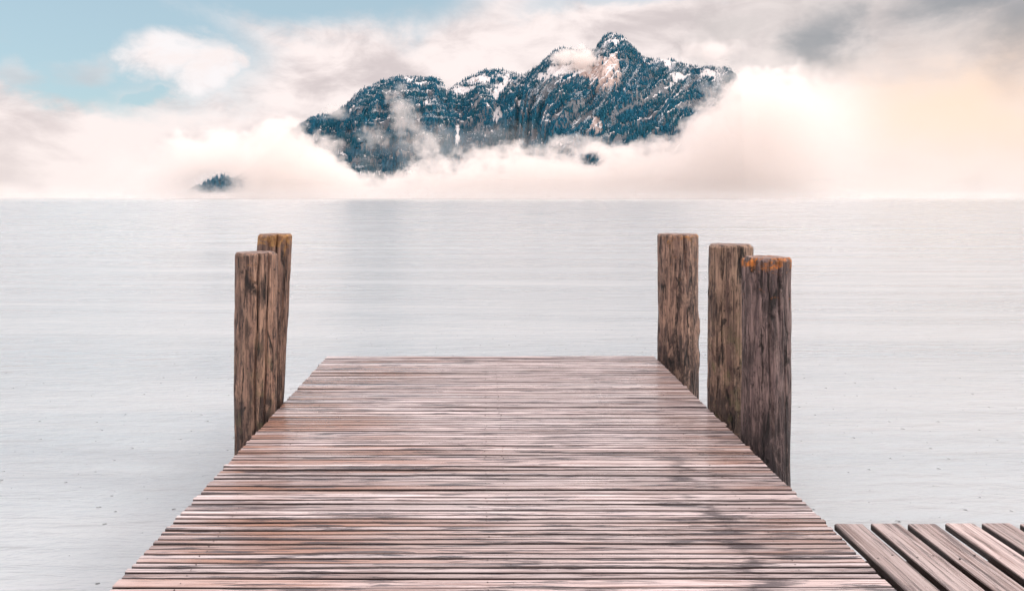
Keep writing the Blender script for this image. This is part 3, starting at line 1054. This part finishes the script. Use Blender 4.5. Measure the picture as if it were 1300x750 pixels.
def fog_material(name, top_px=None, density=0.02, scale=0.012, amp=26.0, seed=0.0, colour=(1, 1, 1), soft=18.0, dref=1400.0, holes=(), step=0.2, puff=None, fine=0.0):
    m, nt = material(name)
    P = nt.n('ShaderNodeTexCoord').outputs['Object']
    Ps = nt.mapping(P, (1, 1, 1.25), (seed * 91.0, seed * 37.0, seed * 53.0))
    n = nt.noise(Ps, scale, 4, 0.6, 0.0)
    x, yv, z = nt.sep(P)
    if puff is None:
        fc = nt.n('ShaderNodeFloatCurve')
        X0, X1 = wx(-900, dref), wx(2100, dref)
        ZT = 320.0
        nt.put(fc.inputs[1], nt.lin(x, X0, X1, 0, 1))
        c = fc.mapping.curves[0]
        pts = [((wx(px, dref) - X0) / (X1 - X0), max(0.0, wz(py, dref)) / ZT) for px, py in top_px]
        while len(c.points) < len(pts):
            c.points.new(0.5, 0.5)
        for p_, (a, b) in zip(c.points, pts):
            p_.location = (a, b)
            p_.handle_type = 'AUTO_CLAMPED'
        fc.mapping.update()
        h = nt.math('MULTIPLY', fc.outputs[0], ZT)
        s = nt.math('SUBTRACT', h, z)
        n_f = nt.noise(Ps, scale * 4.5, 3, 0.6, 0.0)
        s = nt.math('ADD', s, nt.math('MULTIPLY', nt.math('SUBTRACT', n, 0.5), amp * 4.0))
        s = nt.math('ADD', s, nt.math('MULTIPLY', nt.math('SUBTRACT', n_f, 0.5), amp * 1.3))
        dens_cut = []
        for (px, py, rx, ry) in holes:
            a, b = wx(px, dref), wz(py, dref)
            r = nt.math('ADD', nt.math('POWER', nt.math('ABSOLUTE', nt.math('DIVIDE', nt.math('SUBTRACT', x, a), rx * dref / F)), 2.0),
                        nt.math('POWER', nt.math('ABSOLUTE', nt.math('DIVIDE', nt.math('SUBTRACT', z, b), ry * dref / F)), 2.0))
            r = nt.math('ADD', r, nt.math('MULTIPLY', nt.math('SUBTRACT', n_f, 0.5), 5.0))
            dens_cut.append(nt.smooth(r, 0.6, 1.7))
        # dense rolling core against the mountain, thinner veil to either side
        core = nt.math('MULTIPLY', nt.smooth(x, wx(150, dref), wx(270, dref)), nt.smooth(x, wx(1090, dref), wx(955, dref)))
        sf = nt.lin(core, 0, 1, 90.0, soft)
        dens = nt.math('MULTIPLY', nt.smooth(s, 0.0, sf), nt.math('MULTIPLY', nt.math('MULTIPLY', density, nt.math('MAXIMUM', nt.smooth(x, wx(120, dref), wx(290, dref), 0.03, 1.0), 0.0)), nt.math('MULTIPLY', nt.smooth(x, wx(965, dref), wx(1120, dref), 1.0, 0.07), nt.smooth(x, wx(1000, dref), wx(1380, dref), 1.0, 0.0))))
        edge = nt.math('MULTIPLY', nt.smooth(yv, 1342, 1375), nt.smooth(yv, 1500, 1475))
        dens = nt.math('MULTIPLY', dens, edge)
        for c_ in dens_cut:
            dens = nt.math('MULTIPLY', dens, c_)
    else:
        # soft ball in the object's own unit space, broken up by noise
        r = nt.vmath('LENGTH', P)
        W = nt.n('ShaderNodeNewGeometry').outputs['Position']
        n = nt.noise(nt.mapping(W, (1, 1, 1.2), (seed * 91.0, seed * 37.0, seed * 53.0)), scale, 4, 0.62, 0.0)
        s = nt.math('SUBTRACT', 0.75, r)
        s = nt.math('ADD', s, nt.math('MULTIPLY', nt.math('SUBTRACT', n, 0.5), puff))
        s = nt.math('MULTIPLY', nt.smooth(s, 0.0, soft), nt.smooth(r, 1.0, 0.8))
        dens = nt.math('MULTIPLY', s, density)
    v = nt.n('ShaderNodeVolumePrincipled')
    v.inputs['Color'].default_value = (*colour, 1)
    v.inputs['Anisotropy'].default_value = 0.2
    nt.put(v.inputs['Density'], dens)
    o = nt.n('ShaderNodeOutputMaterial')
    nt.link(v.outputs[0], o.inputs['Volume'])
    m.cycles.volume_step_rate = step
    return m


FOG_COL = (0.997, 0.965, 0.945)
FOG_TOP = [(-900, 150), (-300, 150), (0, 160), (150, 180), (250, 178), (330, 168), (365, 160), (385, 168), (402, 180), (430, 202), (452, 222), (470, 235), (490, 232), (520, 221), (560, 208),
           (600, 197), (640, 193), (690, 190), (740, 186), (800, 191), (830, 187), (850, 174), (872, 162), (892, 148), (908, 130), (926, 112), (945, 100), (990, 94), (1060, 92), (1150, 90), (1230, 90),
           (1400, 95), (1700, 100), (2100, 110)]


def fog_bank():
    d0, d1, dref = 1340.0, 1500.0, 1440.0
    mat = fog_material('lake_fog', FOG_TOP, 0.023, 0.015, 46.0, 1.0, FOG_COL, 12.0, dref, holes=((748, 203, 15, 9), (277, 232, 33, 14)), step=0.2)
    pxs = np.linspace(110, 1400, 140)
    tp = np.array(FOG_TOP, float)
    V, Fc = [], []
    for i, px in enumerate(pxs):
        lo = min(np.interp(px + o_, tp[:, 0], tp[:, 1]) for o_ in (-16, -8, 0, 8, 16))
        x = wx(px, dref)
        zt = wz(lo, dref) + 48.0
        V += [(x, d0, 0.4), (x, d0, zt * 0.72), (x, d0 + 70, zt), (x, d1, zt), (x, d1, 0.4)]
    n = len(pxs)
    for i in range(n - 1):
        for k in range(5):
            j = (k + 1) % 5
            Fc.append((i * 5 + k, (i + 1) * 5 + k, (i + 1) * 5 + j, i * 5 + j))
    Fc.append((0, 1, 2, 3, 4))
    Fc.append(tuple((n - 1) * 5 + k for k in (4, 3, 2, 1, 0)))
    o = link_mesh('fog_bank', V, Fc, mat)
    recalc(o)
    tag(o, 'thick cream fog bank lying on the far lake below the mountain', 'fog', kind='stuff')


fog_bank()


def lake_mist():
    m, nt = material('low_mist')
    v = nt.n('ShaderNodeVolumePrincipled')
    v.inputs['Color'].default_value = (*FOG_COL, 1)
    v.inputs['Density'].default_value = 0.0004
    o = nt.n('ShaderNodeOutputMaterial')
    nt.link(v.outputs[0], o.inputs['Volume'])
    V, Fc = [], []
    box(V, Fc, -2400, 2400, 300, 1325, 0.25, 9.0)
    o = link_mesh('mist', V, Fc, m)
    tag(o, 'thin low mist lying on the water along the horizon', 'mist', kind='stuff')


lake_mist()


def cloud_puff(px, py, rx, ry, d, depth, label, density=0.03, scale=0.03, rough=2.2, seed=1.0, rot=0.0, soft=0.5):
    bm = bmesh.new()
    bmesh.ops.create_icosphere(bm, subdivisions=3, radius=1.0)
    me = bpy.data.meshes.new('cloud_wisp')
    bm.to_mesh(me)
    bm.free()
    mat = fog_material('mountain_cloud', None, density, scale, 0, seed, FOG_COL, soft, step=0.22, puff=rough)
    me.materials.append(mat)
    o = bpy.data.objects.new('cloud_wisp', me)
    o.location = (wx(px, d), d, wz(py, d))
    o.scale = (rx * d / F, depth, ry * d / F)
    o.rotation_euler = (0, rot, 0)
    col.objects.link(o)
    tag(o, label, 'cloud', kind='stuff')


cloud_puff(733, 79, 50, 25, 1900, 55, 'cream cloud cap hiding the saddle beside the highest peak', 0.075, 0.034, 2.9, 1, soft=0.55)
cloud_puff(905, 66, 60, 26, 1950, 60, 'grey cloud resting on the right shoulder of the mountain', 0.02, 0.02, 1.6, 3)
cloud_puff(428, 143, 26, 15, 1840, 40, 'small cloud clinging to the left end of the ridge', 0.03, 0.04, 2.0, 4)
cloud_puff(514, 150, 26, 62, 1700, 45, 'wispy cloud streak climbing the left block of the mountain', 0.018, 0.035, 3.2, 5, rot=-0.35)
cloud_puff(545, 186, 26, 26, 1600, 40, 'ragged fog tuft rising at the foot of the left block', 0.025, 0.035, 2.4, 6)
cloud_puff(590, 190, 240, 55, 1560, 45, 'thin veil of mist along the foot of the mountain', 0.006, 0.016, 1.6, 9)
cloud_puff(925, 118, 48, 42, 1660, 45, 'torn mist drifting across the right end of the mountain', 0.013, 0.03, 2.4, 10)
cloud_puff(472, 172, 30, 24, 1640, 40, 'faint torn veil of cloud on the lower left slope', 0.016, 0.035, 2.8, 8)
cloud_puff(410, 190, 34, 34, 1620, 40, 'billowing fog tuft below the left end of the ridge', 0.03, 0.03, 2.2, 7)

print('trees', NTREES)
